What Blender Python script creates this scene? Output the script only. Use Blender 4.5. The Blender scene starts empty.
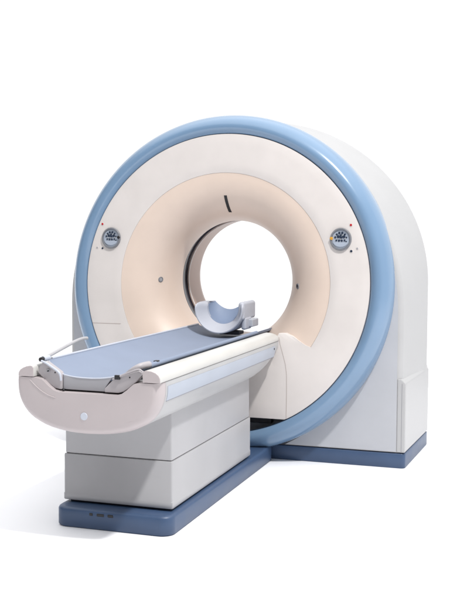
import bpy, bmesh, math, random
from mathutils import Vector, Matrix
random.seed(4)
PI = math.pi
S = bpy.context.scene
C = S.collection

# ------------------------------------------------------------ camera
YAW, PITCH, ROLL, FPX = .3197, .0635, .005, 980.94
fw = Vector((-math.sin(YAW)*math.cos(PITCH), math.cos(YAW)*math.cos(PITCH), -math.sin(PITCH)))
r0 = Vector((math.cos(YAW), math.sin(YAW), 0)); u0 = r0.cross(fw)
rt = r0*math.cos(ROLL)+u0*math.sin(ROLL); up = rt.cross(fw)
cam = bpy.data.cameras.new('camera'); co = bpy.data.objects.new('camera', cam); C.objects.link(co)
co.matrix_world = Matrix(((rt.x, up.x, -fw.x, 1.7864), (rt.y, up.y, -fw.y, -5.2873), (rt.z, up.z, -fw.z, 1.25), (0, 0, 0, 1)))
cam.sensor_fit = 'HORIZONTAL'; cam.sensor_width = 36; cam.lens = 36*FPX/467
cam.clip_start = .05; cam.clip_end = 500
S.camera = co

# ------------------------------------------------------------ studio surroundings (world) and key lamp
W = bpy.data.worlds.new('World'); S.world = W; W.use_nodes = True
nt = W.node_tree; N = nt.nodes; L = nt.links
bg = N['Background']
tc = N.new('ShaderNodeTexCoord'); sx = N.new('ShaderNodeSeparateXYZ'); L.new(tc.outputs['Generated'], sx.inputs[0])
def mr(src, a, b, c, d, t='SMOOTHSTEP'):
    m = N.new('ShaderNodeMapRange'); m.interpolation_type = t
    L.new(src, m.inputs[0]); m.inputs[1].default_value = a; m.inputs[2].default_value = b
    m.inputs[3].default_value = c; m.inputs[4].default_value = d; return m.outputs[0]
def mth(op, a, b):
    m = N.new('ShaderNodeMath'); m.operation = op
    for i, v in enumerate((a, b)):
        if isinstance(v, (int, float)): m.inputs[i].default_value = v
        else: L.new(v, m.inputs[i])
    return m.outputs[0]
BACK, TOP, FRONT, RIGHT = 1.06, 1.85, .11, .62
back = mr(sx.outputs[1], .10, .45, 0, BACK)
top = mr(sx.outputs[2], .45, .85, 0, TOP)
right = mr(sx.outputs[0], .45, .9, 0, RIGHT)
val = mth('MAXIMUM', mth('MAXIMUM', mth('MAXIMUM', back, top), right), FRONT)
L.new(val, bg.inputs['Strength'])
bg.inputs['Color'].default_value = (.985, .99, 1, 1)
la = bpy.data.lights.new('key_lamp', 'AREA'); la.shape = 'DISK'; la.size = .42; la.energy = 420; la.color = (1, .985, .965)
lo = bpy.data.objects.new('key_lamp', la); C.objects.link(lo)
lo.location = (3.3, -3.2, 6.6)
lo.rotation_euler = (Vector((.1, -.6, .7))-Vector(lo.location)).to_track_quat('-Z', 'Y').to_euler()
S.view_settings.view_transform = 'Standard'; S.view_settings.look = 'None'
S.view_settings.exposure = .08; S.view_settings.gamma = 1

# ------------------------------------------------------------ materials
def mat(name, col, rough=.4, spec=.5, metal=0, var=.03, bump=.04, scale=60, coat=0, mottle=6, emis=None):
    m = bpy.data.materials.new(name); m.use_nodes = True
    t = m.node_tree; n = t.nodes; l = t.links; b = n['Principled BSDF']
    b.inputs['Roughness'].default_value = rough; b.inputs['Specular IOR Level'].default_value = spec
    b.inputs['Metallic'].default_value = metal; b.inputs['Coat Weight'].default_value = coat
    b.inputs['Coat Roughness'].default_value = .15
    co_ = n.new('ShaderNodeTexCoord')
    nz = n.new('ShaderNodeTexNoise'); nz.inputs['Scale'].default_value = mottle; nz.inputs['Detail'].default_value = 5
    l.new(co_.outputs['Object'], nz.inputs['Vector'])
    mp = n.new('ShaderNodeMapRange'); l.new(nz.outputs[0], mp.inputs[0])
    mp.inputs[1].default_value = .3; mp.inputs[2].default_value = .7; mp.inputs[3].default_value = 1-var; mp.inputs[4].default_value = 1+var
    vm = n.new('ShaderNodeVectorMath'); vm.operation = 'SCALE'; vm.inputs[0].default_value = col; l.new(mp.outputs[0], vm.inputs['Scale'])
    l.new(vm.outputs[0], b.inputs['Base Color'])
    mp2 = n.new('ShaderNodeMapRange'); l.new(nz.outputs[0], mp2.inputs[0])
    mp2.inputs[3].default_value = max(.02, rough-.07); mp2.inputs[4].default_value = rough+.07
    l.new(mp2.outputs[0], b.inputs['Roughness'])
    if bump:
        n2 = n.new('ShaderNodeTexNoise'); n2.inputs['Scale'].default_value = scale*8; n2.inputs['Detail'].default_value = 3
        l.new(co_.outputs['Object'], n2.inputs['Vector'])
        bp = n.new('ShaderNodeBump'); bp.inputs['Strength'].default_value = bump; bp.inputs['Distance'].default_value = .002
        l.new(n2.outputs[0], bp.inputs['Height']); l.new(bp.outputs[0], b.inputs['Normal'])
    if emis:
        b.inputs['Emission Color'].default_value = (*emis, 1); b.inputs['Emission Strength'].default_value = .3
    return m
M = dict(
    white=mat('white_shell_plastic', (.415, .415, .42), .38),
    warm=mat('warm_white_panel', (.64, .60, .58), .42),
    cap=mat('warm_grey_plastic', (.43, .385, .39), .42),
    peach=mat('peach_funnel_plastic', (.68, .56, .48), .42),
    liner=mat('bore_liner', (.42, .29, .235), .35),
    plate=mat('cool_grey_plate', (.43, .44, .47), .42),
    blue=mat('glossy_blue_paint', (.165, .265, .40), .2, coat=.35, var=.02),
    slate=mat('slate_blue_paint', (.043, .078, .155), .42, var=.06, mottle=9),
    ped=mat('light_grey_plastic', (.37, .368, .382), .42),
    rail=mat('ivory_white_plastic', (.53, .525, .505), .34),
    strip=mat('pale_lavender_strip', (.385, .42, .485), .4),
    couch=mat('pale_blue_couch', (.215, .255, .34), .6, spec=.25, var=.03),
    couchrim=mat('pale_rim', (0.477, 0.508, 0.578), .4),
    grey=mat('mid_grey_plastic', (0.323, 0.323, 0.347), .42),
    bracket=mat('bracket_grey', (0.385, 0.362, 0.377), .42),
    holder=mat('head_cushion_lavender', (.47, .49, .55), .5, bump=.06),
    holderin=mat('head_cushion_blue', (.21, .27, .39), .5, bump=.06),
    black=mat('black_plastic', (0.009, 0.009, 0.012), .4),
    dark=mat('dark_cavity', (0.039, 0.039, 0.050), .6),
    window=mat('dark_scan_window', (0.027, 0.027, 0.039), .15),
    bezel=mat('grey_bezel', (0.231, 0.239, 0.262), .3, metal=.3),
    face=mat('pale_blue_keypad', (0.354, 0.400, 0.477), .35),
    key=mat('navy_key', (0.015, 0.027, 0.054), .35),
    red=mat('red_lens', (0.424, 0.015, 0.023), .25),
    amber=mat('amber_button', (0.578, 0.293, 0.039), .3),
    bar=mat('satin_bar', (0.477, 0.477, 0.493), .3, metal=.2),
    floor=mat('white_studio_floor', (.93, .93, .95), .55, bump=0, var=.004, spec=.15),
    greyline=mat('grey_line', (.25, .25, .28), .6), fineseam=mat('fine_seam', (.42, .36, .34), .6),
    bezelclip=mat('pale_grey_clip', (.46, .48, .53), .45),
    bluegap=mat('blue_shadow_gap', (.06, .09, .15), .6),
    seam=mat('seam_shadow_gap', (.10, .09, .09), .7),
)

# ------------------------------------------------------------ helpers
def link(name, me, m, parent=None, bevel=0, ang=35, seg=3):
    o = bpy.data.objects.new(name, me); C.objects.link(o)
    if m: me.materials.append(M[m] if isinstance(m, str) else m)
    me.shade_smooth()
    try: me.set_sharp_from_angle(angle=math.radians(ang))
    except Exception: pass
    if bevel:
        b = o.modifiers.new('bevel', 'BEVEL'); b.width = bevel; b.segments = seg; b.limit_method = 'ANGLE'; b.angle_limit = math.radians(32)
        b.harden_normals = False
        me.set_sharp_from_angle(angle=PI) if hasattr(me, 'set_sharp_from_angle') else None
        w = o.modifiers.new('wn', 'WEIGHTED_NORMAL'); w.keep_sharp = False; w.weight = 80
    if parent: o.parent = parent
    return o
def bm_obj(name, bm, m, parent=None, bevel=0, ang=35, seg=3, weld=True):
    if weld: bmesh.ops.remove_doubles(bm, verts=bm.verts, dist=1e-5)
    bmesh.ops.recalc_face_normals(bm, faces=bm.faces)
    me = bpy.data.meshes.new(name); bm.to_mesh(me); bm.free()
    return link(name, me, m, parent, bevel, ang, seg)
def box(bm, x0, x1, y0, y1, z0, z1):
    v = [bm.verts.new((x, y, z)) for x in (x0, x1) for y in (y0, y1) for z in (z0, z1)]
    for f in ((0, 1, 3, 2), (4, 6, 7, 5), (0, 4, 5, 1), (2, 3, 7, 6), (0, 2, 6, 4), (1, 5, 7, 3)): bm.faces.new([v[i] for i in f])
def loft(bm, rings, closed=True, caps=True):
    vs = [[bm.verts.new(p) for p in r] for r in rings]; n = len(vs[0])
    for a, b in zip(vs, vs[1:]):
        for i in range(n if closed else n-1):
            j = (i+1) % n; bm.faces.new((a[i], a[j], b[j], b[i]))
    if caps and closed: bm.faces.new(vs[0]); bm.faces.new(vs[-1][::-1])
    return vs
def prism(bm, poly, y0, y1, T=None):           # poly in (x,z)
    T = T or (lambda x, y, z: (x, y, z))
    loft(bm, [[T(x, y0, z) for x, z in poly], [T(x, y1, z) for x, z in poly]])
def tube(bm, pts, r, n=12, caps=True):
    pts = [Vector(p) for p in pts]; rings = []; prev = None
    rr = r if isinstance(r, (list, tuple)) else [r]*len(pts)
    for i, p in enumerate(pts):
        d = (pts[min(i+1, len(pts)-1)]-pts[max(i-1, 0)]).normalized()
        a = Vector((0, 0, 1)) if abs(d.z) < .9 else Vector((1, 0, 0))
        e1 = d.cross(a).normalized(); e2_ = d.cross(e1)
        rings.append([p+rr[i]*(math.cos(2*PI*k/n)*e1+math.sin(2*PI*k/n)*e2_) for k in range(n)])
    loft(bm, rings, True, caps)
def empty(name, loc=(0, 0, 0)):
    o = bpy.data.objects.new(name, None); C.objects.link(o); o.location = loc; o.empty_display_size = .1; return o
def tag(o, label, cat, group=None):
    o['label'] = label; o['category'] = cat
    if group: o['group'] = group
def smooth_path(P, n=8):
    out = []
    P = [Vector(p) for p in P]
    for i in range(len(P)-1):
        p0 = P[max(i-1, 0)]; p1 = P[i]; p2 = P[i+1]; p3 = P[min(i+2, len(P)-1)]
        for k in range(n):
            t = k/n
            out.append(.5*((2*p1)+(-p0+p2)*t+(2*p0-5*p1+4*p2-p3)*t*t+(-p0+3*p1-3*p2+p3)*t**3))
    out.append(P[-1]); return out

# ------------------------------------------------------------ floor
bm = bmesh.new()
v = [bm.verts.new(p) for p in ((-8, -8, 0), (8, -8, 0), (8, 3.0, 0), (-8, 3.0, 0))]; bm.faces.new(v)
fl = bm_obj('floor', bm, 'floor'); fl['kind'] = 'structure'

# ============================================================ GANTRY
gantry = empty('scanner_gantry')
tag(gantry, 'large white ring-shaped medical scanner gantry with a pale blue trim ring and open round bore', 'CT scanner')
T = .0488; ZC = .99
nV = Vector((0, math.cos(T), -math.sin(T))); eV = Vector((0, math.sin(T), math.cos(T)))
def D(x, y, z):                                  # disc coordinates: y along the bore, x/z in the front panel
    return Vector((x, 0, ZC))+nV*y+eV*z
def lathe(prof, n=160, centre=lambda y: (0, 0)):
    bm = bmesh.new(); rings = []
    for k in range(n):
        a = 2*PI*k/n; rings.append([D(centre(y)[0]+r*math.cos(a), y, centre(y)[1]+r*math.sin(a)) for r, y in prof])
    rings.append(rings[0])
    vs = [[bm.verts.new(p) for p in r] for r in rings[:-1]]; vs.append(vs[0])
    for a, b in zip(vs, vs[1:]):
        for i in range(len(prof)-1): bm.faces.new((a[i], a[i+1], b[i+1], b[i]))
    return bm

# --- housing: arch outline lofted from front to back
HB, HT = .088, .66
def arch(hw, zs, b, n=72, z0=HB, p=2.0):
    pts = [(-hw, z0+(zs-z0)*k/10) for k in range(11)]
    for k in range(1, n):
        a = PI-PI*k/n
        c, s = math.cos(a), math.sin(a)
        pts.append((hw*math.copysign(abs(c)**(2/p), c), zs+b*abs(s)**(2/p)))
    pts += [(hw, zs-(zs-z0)*k/10) for k in range(11)]+[(hw-2*hw*k/24, z0) for k in range(1, 24)]
    return pts
def hprof(y):
    t = max(0, min(1, (y-.03)/.6))
    hw = 1.0+.050*t; zs = .85+.135*t; b = 1.90+.07*t**.7-zs
    ins = 0
    if y < .03: ins = .03*(1-math.sqrt(max(0, 1-((.03-y)/.03)**2)))
    if y > .63: ins = .05*(1-math.sqrt(max(0, 1-((y-.63)/.05)**2)))
    return hw-ins, zs, b-ins
bm = bmesh.new()
ys = [0, .002, .006, .012, .02, .03, .1, .2, .3, .4, .5, .6, .63, .645, .66, .672, .68]
outer = []
for y in ys:
    hw, zs, b = hprof(y); outer.append([Vector((x, y, z)) for x, z in arch(hw, zs, b)])
vs = loft(bm, outer, True, False)
# front wall (round hole) and back wall (round hole), bottom is closed by the loft
def wall(y, outl, R, cz):
    n = len(outl); inn = []
    for p in outl:
        d = Vector((p.co.x, 0, p.co.z-cz)); d.normalize(); inn.append(bm.verts.new((d.x*R, y, cz+d.z*R)))
    for i in range(n):
        j = (i+1) % n; bm.faces.new((outl[i], outl[j], inn[j], inn[i]))
wall(0, vs[0], .80, .99); wall(.68, vs[-1], .43, .985)
housing = bm_obj('housing', bm, 'white', gantry, ang=40)
# --- flat cool-grey front plate behind the ring
bm = bmesh.new()
o_ = [(x, z) for x, z in arch(.972, .85, 1.03, z0=.092)]
a = [bm.verts.new((x, -.004, z)) for x, z in o_]; a2 = [bm.verts.new((x, .004, z)) for x, z in o_]
inn = []
for x, z in o_:
    d = Vector((x, z-.99)).normalized(); inn.append(bm.verts.new((d.x*.80, -.004, .99+d.y*.80)))
for i in range(len(o_)):
    j = (i+1) % len(o_); bm.faces.new((a[i], a[j], inn[j], inn[i])); bm.faces.new((a[i], a[j], a2[j], a2[i]))
bm_obj('front_plate', bm, 'plate', gantry)
# --- lower side panels with sloped shoulder
for s in (-1, 1):
    bm = bmesh.new(); rings = []
    for y in (-.0035, .35, .683):
        t = y/.68
        xo = 1.020+.036*max(0, t); xi = .98
        xs = 1.001+.050*max(0, t)
        xi = .9735+.03*max(0, t)
        sec = [(xi, .088), (xo, .088), (xo, .462), (xo-.006, .472), (xs-.004, .490), (xi, .490)]
        rings.append([Vector((s*x, y, z)) for x, z in sec])
    loft(bm, rings)
    bm_obj('side_panel', bm, 'white', gantry, bevel=.006)
    bm = bmesh.new(); box(bm, s*1.0-.0009, s*1.0+.0009, -.0045, .01, .088, .465)
    bm_obj('panel_seam', bm, 'greyline', gantry)
# --- plinth
bm = bmesh.new()
def rrect(x0, x1, y0, y1, r, n=6):
    pts = []
    for cx_, cy_, a0 in ((x1-r, y0+r, -PI/2), (x1-r, y1-r, 0), (x0+r, y1-r, PI/2), (x0+r, y0+r, PI)):
        for k in range(n+1):
            a_ = a0+PI/2*k/n; pts.append((cx_+r*math.cos(a_), cy_+r*math.sin(a_)))
    return pts
rings = []
pl = rrect(-1.02, 1.02, 0, .70, .022)
for z, ins in ((0, .004), (.006, 0), (.076, 0), (.081, .002), (.083, .006)):
    rings.append([Vector(((x-math.copysign(ins, x))*(1+.033*y/.7), y+(ins if y < .3 else -ins), z)) for x, y in pl])
loft(bm, rings)
plinth = bm_obj('plinth', bm, 'slate', gantry, ang=50)
bm = bmesh.new(); box(bm, -1.0, 1.0, .010, .66, .080, .090); bm_obj('plinth_gap', bm, 'dark', plinth)

# --- blue trim ring
prof = [(.842, .03), (.8375, -.088), (.8395, -.096), (.847, -.103), (.858, -.112), (.873, -.117), (.888, -.115), (.903, -.107), (.917, -.094), (.930, -.076),
        (.941, -.054), (.948, -.032), (.9525, -.008), (.954, .02), (.953, .055), (.945, .08), (.90, .10)]
bm_obj('trim_ring', lathe(prof, 220), 'blue', gantry, ang=50)
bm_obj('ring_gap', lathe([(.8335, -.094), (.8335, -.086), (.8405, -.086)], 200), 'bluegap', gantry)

# --- warm white front panel with round opening, flat sill and cut-off bottom
FY = -.10
edge = [(0, -.40), (.28, -.40), (.318, -.300), (.335, -.268), (.37, -.2665), (.417, -.283), (.445, -.302), (.465, -.318), (.485, -.326), (.5165, -.338)]
edgeL = [(0, -.40), (.28, -.40), (.36, -.372), (.45, -.354), (.5165, -.338)]
def edge_r(a, edge=edge):
    # distance from centre to the sill line along direction a (a measured from -z towards x)
    x, z = math.sin(a), -math.cos(a)
    for (x0, z0), (x1, z1) in zip(edge, edge[1:]):
        dx, dz = x1-x0, z1-z0; den = x*dz-z*dx
        if abs(den) < 1e-9: continue
        t = (x0*dz-z0*dx)/den; s_ = (x0*z-z0*x)/den
        if -1e-6 <= s_ <= 1+1e-6 and t > 0: return t
    return .617
AE = math.atan2(.5165, .338)
angs = sorted(set([round(2*PI*k/240-PI, 6) for k in range(240)]+[round(s*math.atan2(x, -z), 6) for x, z in edge for s in (-1, 1)]+[round(s*math.acos(.742/.8330), 6) for s in (-1, 1)]))
bm = bmesh.new(); cols = []
for a_ in angs:
    ri = edge_r(abs(a_), edge if a_ > 0 else edgeL) if abs(a_) <= AE else .6175
    ro = .8345
    if abs(a_) < PI/2: ro = min(ro, .742/math.cos(a_))
    x, z = math.sin(a_), -math.cos(a_)
    k = 1 if abs(a_) <= AE else 0
    lip = [(ri+.0005, FY+.13*k+.003), (ri+.0005, FY+.0025+.004*k), (ri+.001+.001*k, FY+.001*k+.0005), (ri+.002+.004*k, FY)]
    ringp = lip+[(ri+(ro-ri)*f, FY) for f in (.25, .5, .75)]+[(ro-.004, FY), (ro-.001, FY+.001), (ro, FY+.004), (ro, FY+.06)]
    cols.append([bm.verts.new(D(x*r, y, z*r)) for r, y in ringp])
for i in range(len(cols)):
    A_, B_ = cols[i], cols[(i+1) % len(cols)]
    for k in range(len(A_)-1): bm.faces.new((A_[k], A_[k+1], B_[k+1], B_[k]))
panel = bm_obj('front_panel', bm, 'warm', gantry, ang=50)
# seams of the lower cover section
def strip3(pts, w, name, m, parent, yo=FY-.0008):
    bm = bmesh.new(); P = [Vector((p[0], 0, p[1])) for p in pts]; rows = []
    for i, p in enumerate(P):
        d = (P[min(i+1, len(P)-1)]-P[max(i-1, 0)]).normalized(); nn = Vector((-d.z, 0, d.x))*w/2
        rows.append([D(*(q.x, yo, q.z)) for q in (p-nn, p+nn)])
    v_ = [[bm.verts.new(q) for q in r] for r in rows]
    for a_, b_ in zip(v_, v_[1:]): bm.faces.new((a_[0], a_[1], b_[1], b_[0]))
    return bm_obj(name, bm, m, parent)
for s in (-1, 1):
    strip3([(s*.388, -.735), (s*.388, -.60), (s*.386, -.50), (s*.378, -.44), (s*.362, -.385), (s*.345, -.33), (s*.338, -.29)], .0028, 'cover_seam', 'fineseam', panel)
strip3([(-.795, -.247), (-.70, -.247), (-.615, -.247), (-.57, -.247)][:3], .0028, 'cover_seam', 'fineseam', panel)
# dark cavity below the cover
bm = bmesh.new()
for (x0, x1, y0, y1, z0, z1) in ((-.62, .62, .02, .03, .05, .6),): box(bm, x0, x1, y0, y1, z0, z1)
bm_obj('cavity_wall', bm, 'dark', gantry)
bm = bmesh.new(); box(bm, -.29, .285, -.075, -.02, .214, .243); bm_obj('cover_latch', bm, 'black', gantry, bevel=.004)
for s in (-1, 1):
    bm = bmesh.new(); prism(bm, [(s*.27, .088), (s*.345, .088), (s*.435, .139), (s*.38, .16), (s*.27, .14)], -.009, -.0045)
    bm_obj('ring_contact_shade', bm, 'dark', gantry, bevel=.003)  # dark wedge painting the contact shade beneath the ring

# --- funnel, scan window band, bore liner, rear flare
cen = lambda y: (-.008*max(0, min(1, (y+.1)/.3)), (.085*y+.008)*max(0, min(1, (y+.1)/.2)))
def fr(y): return .345+.2725*(1-math.sqrt(max(0, 1-((.2-y)/.3)**2)))
prof = [(.6182, -.0965), (.6170, -.0985), (.6145, -.0980)]
for k in range(1, 30):
    th = PI/2*k/29; y = .2-.2975*math.cos(th); r_ = .345+.2695*(1-math.sin(th)); prof.append((r_, y))
prof += [(.345, .205), (.349, .207)]
bm_obj('funnel', lathe(prof, 200, cen), 'peach', gantry, ang=60)
bm_obj('scan_window', lathe([(.352, .200), (.356, .209), (.356, .228), (.352, .230), (.352, .236), (.357, .238), (.357, .300), (.350, .303)], 160, cen), 'window', gantry, ang=30)
bm_obj('window_trim', lathe([(.3535, .2285), (.3505, .2295), (.3505, .2355), (.3535, .2365)], 160, cen), 'bezel', gantry, ang=30)
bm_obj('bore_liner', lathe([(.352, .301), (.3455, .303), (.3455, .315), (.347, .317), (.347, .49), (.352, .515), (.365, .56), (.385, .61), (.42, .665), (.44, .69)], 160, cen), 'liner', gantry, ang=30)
bm_obj('liner_edge', lathe([(.3465, .3015), (.3438, .3035), (.3438, .3135), (.3465, .3155)], 160, cen), 'warm', gantry, ang=30)

# features on the funnel
def fpoint(a_, y):
    th = math.acos((.2-y)/.2975); r_ = .345+.2695*(1-math.sin(th)); c_ = cen(y)
    p = D(c_[0]+r_*math.cos(a_), y, c_[1]+r_*math.sin(a_))
    return p
def fframe(a_, y):
    p = fpoint(a_, y); du = (fpoint(a_+.01, y)-fpoint(a_-.01, y)).normalized(); dv = (fpoint(a_, y+.004)-fpoint(a_, y-.004)).normalized()
    n_ = du.cross(dv).normalized()
    if n_.y > 0 and abs(n_.y) > .2: n_ = -n_
    ctr = D(0, y, 0)
    if n_.dot(ctr-p) < 0: n_ = -n_
    return p, du, dv, n_
def lens(name, frame, r1, m1, r2=0, m2=None, h=.004, sx_=1, sy=1):
    p, du, dv, n_ = frame; bm = bmesh.new(); rings = []
    for rr_, hh in ((r1*1.0, -.004), (r1, h*.6), (r1*.9, h), (r1*.72, h), (r1*.70, h*.5), (r1*.05, h*.4)):
        rings.append([p+du*rr_*sx_*math.cos(2*PI*k/28)+dv*rr_*sy*math.sin(2*PI*k/28)+n_*hh for k in range(28)])
    loft(bm, rings)
    return bm_obj(name, bm, m1, gantry, ang=40)
for a_, yy in ((PI-.025, .005), (-.03, .0)):
    f_ = fframe(a_, yy)
    o1 = lens('camera_port', f_, .016, 'bezel')
    p, du, dv, n_ = f_
    bm = bmesh.new(); rings = [[p+du*.009*math.cos(2*PI*k/20)+dv*.009*math.sin(2*PI*k/20)+n_*hh for k in range(20)] for hh in (-.002, .0028)]
    loft(bm, rings); c_ = bm_obj('glass', bm, 'window' if a_ < 1 else 'grey', o1, ang=40)
# laser slot near the top of the funnel
bm = bmesh.new(); rows = []
pathp = [(1.572, -.066), (1.569, -.045), (1.565, -.020), (1.560, .006), (1.557, .018)]
for i, (a_, y) in enumerate(pathp):
    p, du, dv, n_ = fframe(a_, y); w_ = .0085
    rows.append([p-du*w_+n_*-.004, p-du*w_+n_*.0025, p+du*w_+n_*.0025, p+du*w_+n_*-.004])
loft(bm, rows)
slot = bm_obj('laser_slot', bm, 'black', gantry, bevel=.001)

# --- control panels and little lamps on the front panel
FX, FZ, FN = Vector((1, 0, 0)), eV, -nV
def disc(bm, c, r, h0, h1, n=36, sx_=1, sz=1, flat=None):
    rings = []
    for rr_, hh in ((r, h0), (r, h1-.0015), (r-.0015, h1)):
        rings.append([c+FX*rr_*sx_*math.cos(2*PI*k/n)+FZ*rr_*sz*math.sin(2*PI*k/n)+FN*hh for k in range(n)])
    loft(bm, rings)
for s, cx_ in ((-1, -.684), (1, .672)):
    c0 = D(cx_, FY, .249)
    cp = empty('control_panel', c0); cp.parent = gantry
    inv = Matrix.Translation(-c0)
    def add(name, bm, m, parent=cp, **k):
        bmesh.ops.transform(bm, matrix=inv, verts=bm.verts)
        return bm_obj(name, bm, m, parent, **k)
    # bezel ring
    bm = bmesh.new(); rings = []
    for r_, h in ((.059, -.002), (.059, .006), (.0555, .012), (.0505, .012), (.0475, .004)):
        rings.append([c0+FX*r_*math.cos(2*PI*k/48)+FZ*r_*1.05*math.sin(2*PI*k/48)+FN*h for k in range(48)])
    loft(bm, rings, True, False)
    add('bezel', bm, 'bezel', ang=40)
    bm = bmesh.new(); disc(bm, c0, .0482, .0, .0045, 48, 1, 1.05); add('keypad', bm, 'face', ang=40)
    # raised lower palm rest
    bm = bmesh.new(); poly = [(.040*math.cos(t), -.016+.026*math.sin(t)) for t in [PI+PI*k/16 for k in range(17)]]
    loft(bm, [[c0+FX*x+FZ*z+FN*h for x, z in poly] for h in (.004, .008)]); add('rest', bm, 'face', bevel=.002)
    keys = [(-.022, .026, .006), (-.008, .034, .007), (.008, .034, .007), (.022, .026, .006), (-.030, .010, .006), (-.013, .014, .009), (.002, .010, .008), (.017, .014, .009), (.031, .010, .005),
            (-.024, -.006, .0055), (-.009, -.007, .0065), (.006, -.007, .0065), (.021, -.006, .0055), (.030, -.012, .004), (0, .022, .006)]
    for kx, kz, kr in keys:
        bm = bmesh.new(); disc(bm, c0+FX*kx+FZ*kz, kr*.92, .003, .0085, 14); add('key', bm, 'key', ang=40)
    for kx, kz in ((-.016, .002), (.012, .022), (.024, .004), (-.028, .020), (0, .001)):
        bm = bmesh.new(); disc(bm, c0+FX*kx+FZ*kz, .003, .003, .009, 10); add('key', bm, 'white', ang=40)
    bm = bmesh.new(); disc(bm, c0+FX*(-s*.050)+FZ*.004, .0085, .002, .016, 20); add('emergency_button', bm, 'amber' if s > 0 else 'black', ang=40)
    # lamps beside
    spots = (((-.742, .331), .0065, 'red'), ((-.773, .194), .005, 'grey'), ((-.739, .190), .006, 'key')) if s < 0 else (((.725, .326), .0065, 'red'), ((.730, .186), .0068, 'key'), ((.763, .201), .005, 'grey'))
    for (x, z), r_, m_ in spots:
        bm = bmesh.new(); disc(bm, D(x, FY, z), r_, -.001, .004, 18); io = bm_obj('indicator_lamp' if m_ == 'red' else 'socket', bm, m_, gantry, ang=40)
        bm = bmesh.new(); rr2 = r_+.003; cc = D(x, FY, z); rings = []
        for q, h in ((rr2, -.001), (rr2, .0012), (r_, .0018), (r_, -.001)):
            rings.append([cc+FX*q*math.cos(2*PI*k/20)+FZ*q*math.sin(2*PI*k/20)+FN*h for k in range(20)])
        loft(bm, rings, True, False); bm_obj('collar', bm, 'warm', io)

# ============================================================ PATIENT TABLE
tab = empty('patient_table', (0, 0, 0))
tag(tab, 'long white patient table with blue couch on a grey pedestal, reaching into the scanner', 'patient table')
TX = .012
# base plate
bm = bmesh.new(); pl = rrect(-.262, .282, -1.559, -.004, .055, 10); rings = []
for z, ins in ((0, .006), (.008, 0), (.074, 0), (.081, .003), (.086, .010), (.087, .014)):
    cx_, cy_ = .01, -.78
    rings.append([Vector((x-math.copysign(ins, x-cx_), y+(ins if y < cy_ else 0), z)) for x, y in pl])
loft(bm, rings); base = bm_obj('base_plate', bm, 'slate', tab, ang=60)
for x0, w_ in ((-.085, .016), (-.041, .034), (.006, .026)):
    bm = bmesh.new(); box(bm, x0-w_/2, x0+w_/2, -1.562, -1.55, .060, .072); bm_obj('socket', bm, 'black', base, bevel=.003)
# pedestal
def pbox(name, x0, x1, y0, y1, z0, z1, m, parent, bev=.006):
    bm = bmesh.new(); box(bm, x0, x1, y0, y1, z0, z1); return bm_obj(name, bm, m, parent, bevel=bev)
pbox('plinth_recess', -.235, .238, -1.455, -.39, .080, .105, 'dark', tab, 0)
bm = bmesh.new(); sec = lambda d, z: [Vector((x, y, z)) for x, y in rrect(-.250-d, .250+d, -1.472-d, -.375+d, .008, 3)]
loft(bm, [sec(.006, .098), sec(.008, .101), sec(.0078, .126), sec(.0062, .128), sec(.006, .298), sec(.0045, .3005), sec(-.001, .302)]); ped = bm_obj('lower_panel', bm, 'ped', tab, ang=40)
bm = bmesh.new(); loft(bm, [sec(-.001, .3045), sec(.0015, .3065), sec(.001, .45), sec(0, .56)]); bm_obj('upper_panel', bm, 'ped', tab, ang=40)
pbox('panel_gap', -.246, .246, -1.468, -.379, .30, .31, 'seam', tab, 0)

# body hull
half = [(.3225, .6835), (.3235, .660), (.3215, .628), (.315, .600), (.303, .572), (.284, .543), (.258, .519), (.226, .5005), (.185, .484), (.135, .472), (.07, .463), (0, .460)]
def fine(h):
    return [(p.x, p.z) for p in smooth_path([(a_, 0, b_) for a_, b_ in h], 3)]
halfF = fine(half)
def section(y, k=1, ins=0, top=.6835):
    pts = []
    for x, z in halfF:
        zz = top-(top-z)*k
        nx, nz = x, (zz-.62)
        x2 = max(0, x-ins*(1 if x > .28 else x/.28)); z2 = zz+ins*max(0, min(1, (.60-zz)/.10))
        pts.append((x2, z2))
    left = [(-x*.965, z) for x, z in pts[:-1]]
    return [Vector((x+TX, y, z)) for x, z in left+pts[::-1]]
bm = bmesh.new(); rings = []
YF, YR = -1.745, -.085
for y, k in ((YF, 1), (-1.2, 1), (-.8, 1), (-.45, 1), (-.36, .985), (-.28, .94), (-.22, .86), (-.17, .75), (-.13, .62), (-.105, .48), (-.09, .34), (YR, .22)):
    rings.append(section(y, k))
loft(bm, rings); body = bm_obj('table_body', bm, 'ped', tab, ang=50)
# give the body side its whiter colour
body.data.materials.clear(); body.data.materials.append(M['white'])

# front cap: same section, with the notch for the couch end cut out of the top
notch_r = [(.232, .712), (.205, .678), (.175, .652), (.152, .636), (.128, .629)]
def cap_outline(ins):
    s_ = [(p.x, p.z) for p in section(0, 1, ins)]          # left top ... bottom ... right top
    NX = .022
    nr = [(NX+x, z) for x, z in notch_r]; nl = [(NX+.006-x, z) for x, z in notch_r]
    return s_+[(NX+.2385, .6835)]+[p for p in nr if p[1] < .68]+[p for p in nl[::-1] if p[1] < .68]+[(NX-.232, .6835)]
bm = bmesh.new(); rings = []
for y, ins in ((-1.742, 0), (-1.765, 0), (-1.785, .004), (-1.798, .011), (-1.806, .020), (-1.809, .030)):
    rings.append([Vector((x, y, z)) for x, z in cap_outline(ins)])
vs = loft(bm, rings, True, False); 
f1 = bm.faces.new(vs[-1]); f0 = bm.faces.new(vs[0]); bmesh.ops.triangulate(bm, faces=[f0, f1])
cap = bm_obj('front_cap', bm, 'cap', tab, ang=30)
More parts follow.
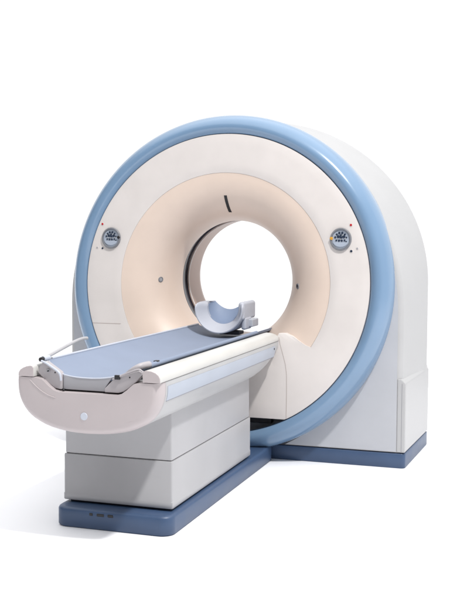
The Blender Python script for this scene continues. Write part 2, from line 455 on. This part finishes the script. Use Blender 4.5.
# round badge
bm = bmesh.new(); rings = [[Vector((.012+r_*math.cos(2*PI*k/28), y, .538+r_*math.sin(2*PI*k/28))) for k in range(28)] for r_, y in ((.0155, -1.805), (.0155, -1.8105), (.0140, -1.812))]
loft(bm, rings); bm_obj('badge', bm, 'couchrim', cap, ang=40)
# raised crease following the notch
def ribbon(name, pts, r, m, parent):
    bm = bmesh.new(); tube(bm, smooth_path(pts, 6), r, 8); return bm_obj(name, bm, m, parent, ang=60)
ribbon('crease', [(-.232, -1.808, .674), (-.205, -1.809, .650), (-.175, -1.809, .628), (-.140, -1.809, .612), (-.115, -1.809, .606)], .0022, 'cap', cap)

# side rails
for s in (-1, 1):
    bm = bmesh.new(); rings = []
    dl = .034 if s < 0 else 0
    prof = [(.256, .6865), (.3255-dl, .6865), (.3275-dl, .691), (.3265-dl, .703), (.3205-dl, .716), (.308-dl, .726), (.290-dl*.6, .732), (.266, .734), (.258, .730), (.254, .722), (.254, .6865)]
    if s < 0: prof = [(.226, .6865), (.2915, .6865), (.2935, .692), (.291, .703), (.284, .713), (.272, .721), (.256, .727), (.240, .730), (.231, .729), (.226, .722)]
    for y, k in ((-1.809, .95), (-1.807, .975), (-1.802, .993), (-1.792, 1), (-1.2, 1), (-.6, 1), (-.20, 1), (-.15, .97), (-.12, .86), (-.103, .70), (-.095, .5)):
        cx_, cz_ = (.288 if s > 0 else .259), .6865
        rings.append([Vector((TX+s*(cx_+(x-cx_)*(k if y < -1 else .85+.15*k)), y, cz_+(z-cz_)*k)) for x, z in prof])
    loft(bm, rings); bm_obj('side_rail', bm, 'rail' , tab, ang=50)
    bm = bmesh.new(); prism(bm, [(TX+s*x_, z_) for x_, z_ in prof], -1.8125, -1.8075); bm_obj('rail_end_shade', bm, 'cap', tab, bevel=.0015)  # thin darker facing that puts front-face shading into the rail's colour
    # dark line under the rail
    bm = bmesh.new(); box(bm, TX+s*(.30-dl/2)-.0215+dl/2, TX+s*(.30-dl/2)+.0215-dl/2, -1.78, -.13, .6830, .6868); bm_obj('rail_gap', bm, 'seam', tab)
    # pale strip
    def bx(z): # body side x at height z
        for (x0, z0), (x1, z1) in zip(half, half[1:]):
            if z1 <= z <= z0: return x1+(x0-x1)*(z-z1)/(z0-z1)
        return .32
    bm = bmesh.new(); rings = []
    for y, sh in ((-1.725, 0), (-1.715, 0), (-.20, 0), (-.185, 0)):
        zt, zb = .664, .606
        rings.append([Vector((TX+s*(bx(z)*(1 if s > 0 else .965)+o_), y, z)) for z, o_ in ((zt, -.004), (zt, .0022), (.645, .0028), (.625, .0025), (zb, .002), (zb, -.004))])
    loft(bm, rings); st = bm_obj('side_strip', bm, 'strip', tab, ang=40)
    bm = bmesh.new(); rings = [[Vector((TX+s*(bx(z)*(1 if s > 0 else .965)+o_), y, z)) for z, o_ in ((.6062, -.004), (.6062, .0016), (.6020, .0016), (.6020, -.004))] for y in (-1.725, -.185)]
    loft(bm, rings); bm_obj('strip_gap', bm, 'greyline', st)
    bm = bmesh.new(); cyl = []
    for xx in (.318, .3275):
        cyl.append([Vector((TX+s*xx, -.205+.0055*math.cos(2*PI*k/14), .650+.0055*math.sin(2*PI*k/14))) for k in range(14)])
    loft(bm, cyl); bm_obj('screw', bm, 'black', st)

# deck between the rails
pbox('deck', TX-.256, TX+.256, -1.742, -.11, .640, .668, 'rail', tab, .004)

# couch top: shallow trough reaching into the bore
CH = .232
def cz(x):
    u = min(1, abs(x)/CH); return .687+.053*u**2.3
bm = bmesh.new(); nx = 36
def yfront(x): return -1.772+.11*(abs(min(0, x))/CH)**4+.03*(abs(max(0, x))/CH)**5
topv, botv = [], []
ysn = 40
for i in range(nx+1):
    x = -CH+2*CH*i/nx; rowt, rowb = [], []
    for j in range(ysn+1):
        y = yfront(x)+(.125-yfront(x))*j/ysn
        rowt.append(bm.verts.new((TX-.003+x, y, cz(x)))); rowb.append(bm.verts.new((TX-.003+x*.985, y+.004*(j == 0), cz(x)-.016)))
    topv.append(rowt); botv.append(rowb)
for i in range(nx):
    for j in range(ysn):
        bm.faces.new((topv[i][j], topv[i+1][j], topv[i+1][j+1], topv[i][j+1])); bm.faces.new((botv[i][j], botv[i][j+1], botv[i+1][j+1], botv[i+1][j]))
    bm.faces.new((topv[i][0], botv[i][0], botv[i+1][0], topv[i+1][0])); bm.faces.new((topv[i][-1], topv[i+1][-1], botv[i+1][-1], botv[i][-1]))
for j in range(ysn):
    bm.faces.new((topv[0][j], topv[0][j+1], botv[0][j+1], botv[0][j])); bm.faces.new((topv[-1][j], botv[-1][j], botv[-1][j+1], topv[-1][j+1]))
couch = bm_obj('couch_top', bm, 'couch', tab, bevel=.003)
# rims
bm = bmesh.new(); tube(bm, [(TX-.003-CH, y, .7405) for y in (-1.64, -1, -.5, 0, .12)], .0055, 10); bm_obj('rim', bm, 'couchrim', couch, ang=60)
bm = bmesh.new(); tube(bm, smooth_path([(TX-.003+x, yfront(x)-.001, cz(x)-.001) for x in [-CH+2*CH*i/18 for i in range(19)]], 2),   .0028, 8); bm_obj('rim', bm, 'couchrim', couch, ang=60)
bm = bmesh.new(); tube(bm, [(TX+CH+.003, y, .738) for y in (-1.70, -1.2, -.6, -.24)], .0105, 14); bm_obj('edge_tube', bm, 'couch', couch, ang=60)
bm = bmesh.new(); tube(bm, smooth_path([(.175, -1.760, .708), (.205, -1.765, .728), (.232, -1.75, .742), (.245, -1.70, .743)], 6), [.008+.006*math.sin(PI*min(1, i/18)*.5) for i in range(19)], 12); bm_obj('edge_cap', bm, 'bracket', couch, ang=60)
pbox('clip', .236, .254, -1.635, -1.610, .731, .7505, 'black', couch, .002)

# couch end: grey front face, brackets
def plate(name, poly, y0, y1, m, parent, bev=.003):
    bm = bmesh.new(); prism(bm, poly, y0, y1); return bm_obj(name, bm, m, parent, bevel=bev)
YP = -1.79
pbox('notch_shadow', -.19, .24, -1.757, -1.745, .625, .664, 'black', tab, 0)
endc = plate('couch_end', [(-.098, .6365), (.088, .6355), (.088, .652), (.122, .699), (.10, .693), (.05, .687), (0, .6855), (-.05, .687), (-.098, .694)], YP+.0165, -1.755, 'grey', tab, .002)
lb = plate('bracket', [(-.207, .7005), (-.198, .728), (-.182, .744), (-.165, .742), (-.108, .706), (-.100, .690), (-.1005, .6365), (-.128, .6405), (-.155, .657), (-.182, .679)], YP+.004, -1.755, 'bracket', tab, .003)
rb = plate('bracket', [(.0905, .6355), (.0905, .6505), (.127, .6865), (.165, .702), (.215, .722), (.240, .728), (.2505, .722), (.252, .711), (.226, .682), (.196, .657), (.172, .6415), (.150, .6355)], YP+.004, -1.755, 'bracket', tab, .003)
ribbon('bracket_rim', [(-.188, YP, .749), (-.165, YP-.002, .741), (-.135, YP-.003, .724), (-.110, YP-.004, .709), (-.101, YP-.004, .695), (-.0985, YP-.003, .674)], .0048, 'couchrim', lb)
ribbon('bracket_rim', [(.128, YP, .690), (.165, YP-.001, .706), (.215, YP-.002, .727), (.243, YP-.002, .734), (.255, YP-.001, .726)], .0038, 'bracket', rb)
def yknob(name, x, y, z, r_, h, m, parent):
    bm = bmesh.new(); loft(bm, [[Vector((x+q*math.cos(2*PI*k/20), yy, z+q*math.sin(2*PI*k/20))) for k in range(20)] for q, yy in ((r_, y), (r_, y-h*.7), (r_*.7, y-h))]); return bm_obj(name, bm, m, parent, ang=40)
yknob('screw', -.158, YP+.005, .711, .0075, .008, 'grey', lb); yknob('screw', -.155, YP+.002, .710, .003, .012, 'black', lb)
yknob('screw', -.128, YP+.005, .704, .0028, .004, 'black', lb)
yknob('screw', .200, YP+.005, .700, .0028, .004, 'black', rb)
yknob('screw', -.094, YP+.012, .634, .0055, .006, 'black', tab)
pbox('latch', .138, .160, YP-.006, YP+.004, .690, .708, 'black', tab, .002)
# pivot knob and raised bar on the far side
bm = bmesh.new(); tube(bm, [(-.20, -1.775, .752), (-.20, -1.757, .752)], .009, 16); yk = bm_obj('pivot_knob', bm, 'black', tab, ang=40)
bm = bmesh.new(); tube(bm, [(-.20, -1.757, .752), (-.20, -1.71, .752)], .0115, 16); bm_obj('sleeve', bm, 'couchrim', yk, ang=40)
bm = bmesh.new(); tube(bm, smooth_path([(-.205, -1.735, .752), (-.238, -1.60, .757), (-.262, -1.45, .768), (-.278, -1.32, .779), (-.284, -1.24, .783), (-.287, -1.19, .780)], 6), .0075, 12); bm_obj('arm_bar', bm, 'bar', tab, ang=60)

# ============================================================ HEAD HOLDER
hh = empty('head_holder', (TX, -.12, .72))
tag(hh, 'pale lavender horseshoe-shaped head rest cradle lying on the blue couch by the bore', 'head rest')
HC = Vector((-.010, 0, .856)); hinv = Matrix.Translation(-Vector(hh.location))
def hadd(name, bm, m, parent=hh, **k):
    bmesh.ops.transform(bm, matrix=hinv, verts=bm.verts); return bm_obj(name, bm, m, parent, **k)
def arcpt(a_, r_, y): return Vector((HC.x+r_*math.sin(a_), y, HC.z-r_*math.cos(a_)))

nA = 72; AA = 1.80
RO, RI = .143, .093
def rear(a_):                                    # high, shallow rim at the back
    u = math.sin(min(PI/2, abs(a_)))*math.copysign(1, a_); k = max(0, (abs(a_)-PI/2))
    return Vector((HC.x+.088*u, .072, HC.z-.018+.045*u*u+.03*k))
def frontin(a_): return arcpt(a_, RI if abs(a_) < PI/2 else RI, -.045)
bm = bmesh.new(); rings = []
for i in range(nA+1):
    t = i/nA; a_ = -AA+2*AA*t
    e = min(t, 1-t)*nA; rnd = math.sqrt(max(0, 1-max(0, 1-e/5)**2)) if e < 5 else 1
    F, Rr = frontin(a_), rear(a_)
    pts = [F+Vector((0, .012, 0)), F, arcpt(a_, RI+.004, -.054), arcpt(a_, RI+.026, -.088), arcpt(a_, RO-.012, -.124), arcpt(a_, RO-.007, -.130), arcpt(a_, RO-.002, -.129), arcpt(a_, RO, -.122),
           arcpt(a_, RO+.001, -.03), arcpt(a_, RO, .066), arcpt(a_, RO-.004, .076), arcpt(a_, RO-.012, .080)]
    pts += [Rr.lerp(pts[-1], .5)+Vector((0, .004, 0)), Rr+Vector((0, .002, 0)), Rr+Vector((0, -.006, -.007))]
    c_ = max(0, math.cos(a_)); o_ = Vector((.007*math.sin(a_), 0, -.007*max(.2, math.cos(a_))))
    for q in (.75, .5, .25):
        p = F.lerp(Rr, q)+o_; p.z -= .020*math.sin(PI*q)*c_; p.x += .010*math.sin(PI*q)*math.sin(a_); pts.append(p)
    ctr = sum(pts, Vector())/len(pts)
    sc = .55+.45*rnd
    rings.append([ctr+(p-ctr)*sc for p in pts])
loft(bm, rings); shell = hadd('shell', bm, 'holder', ang=60)
bm = bmesh.new(); rows = []; nS = 14
for i in range(nA+1):
    a_ = -1.62+3.20*i/nA; F, Rr = frontin(a_), rear(a_); row = []
    for j in range(nS+1):
        q = j/nS; p = F.lerp(Rr, q); c_ = math.cos(a_) if abs(a_) < PI/2 else 0
        p.z -= .020*math.sin(PI*q)*c_; p.x += .010*math.sin(PI*q)*math.sin(a_); p.y += -.002+.010*q*0
        row.append(p)
    out_ = [p+Vector((.004*math.sin(a_), 0, -.004*math.cos(a_))) for p in row]
    rows.append(row+out_[::-1])
loft(bm, rows); hadd('pad', bm, 'holderin', ang=60)
def hbox(name, x0, x1, y0, y1, z0, z1, m, bev): 
    bm = bmesh.new(); box(bm, x0, x1, y0, y1, z0, z1); return hadd(name, bm, m, bevel=bev)
hbox('arm_block', .098, .1335, -.110, .118, .790, .892, 'holder', .016)
hbox('strap_clip', .130, .160, -.030, .085, .748, .792, 'bezelclip', .006)
hbox('clip_arm', .108, .138, -.085, .03, .735, .805, 'holder', .012)
hbox('underside_shade', -.04, .08, -.03, .06, .700, .720, 'dark', .004)  # dark block standing in for the shadow under the holder
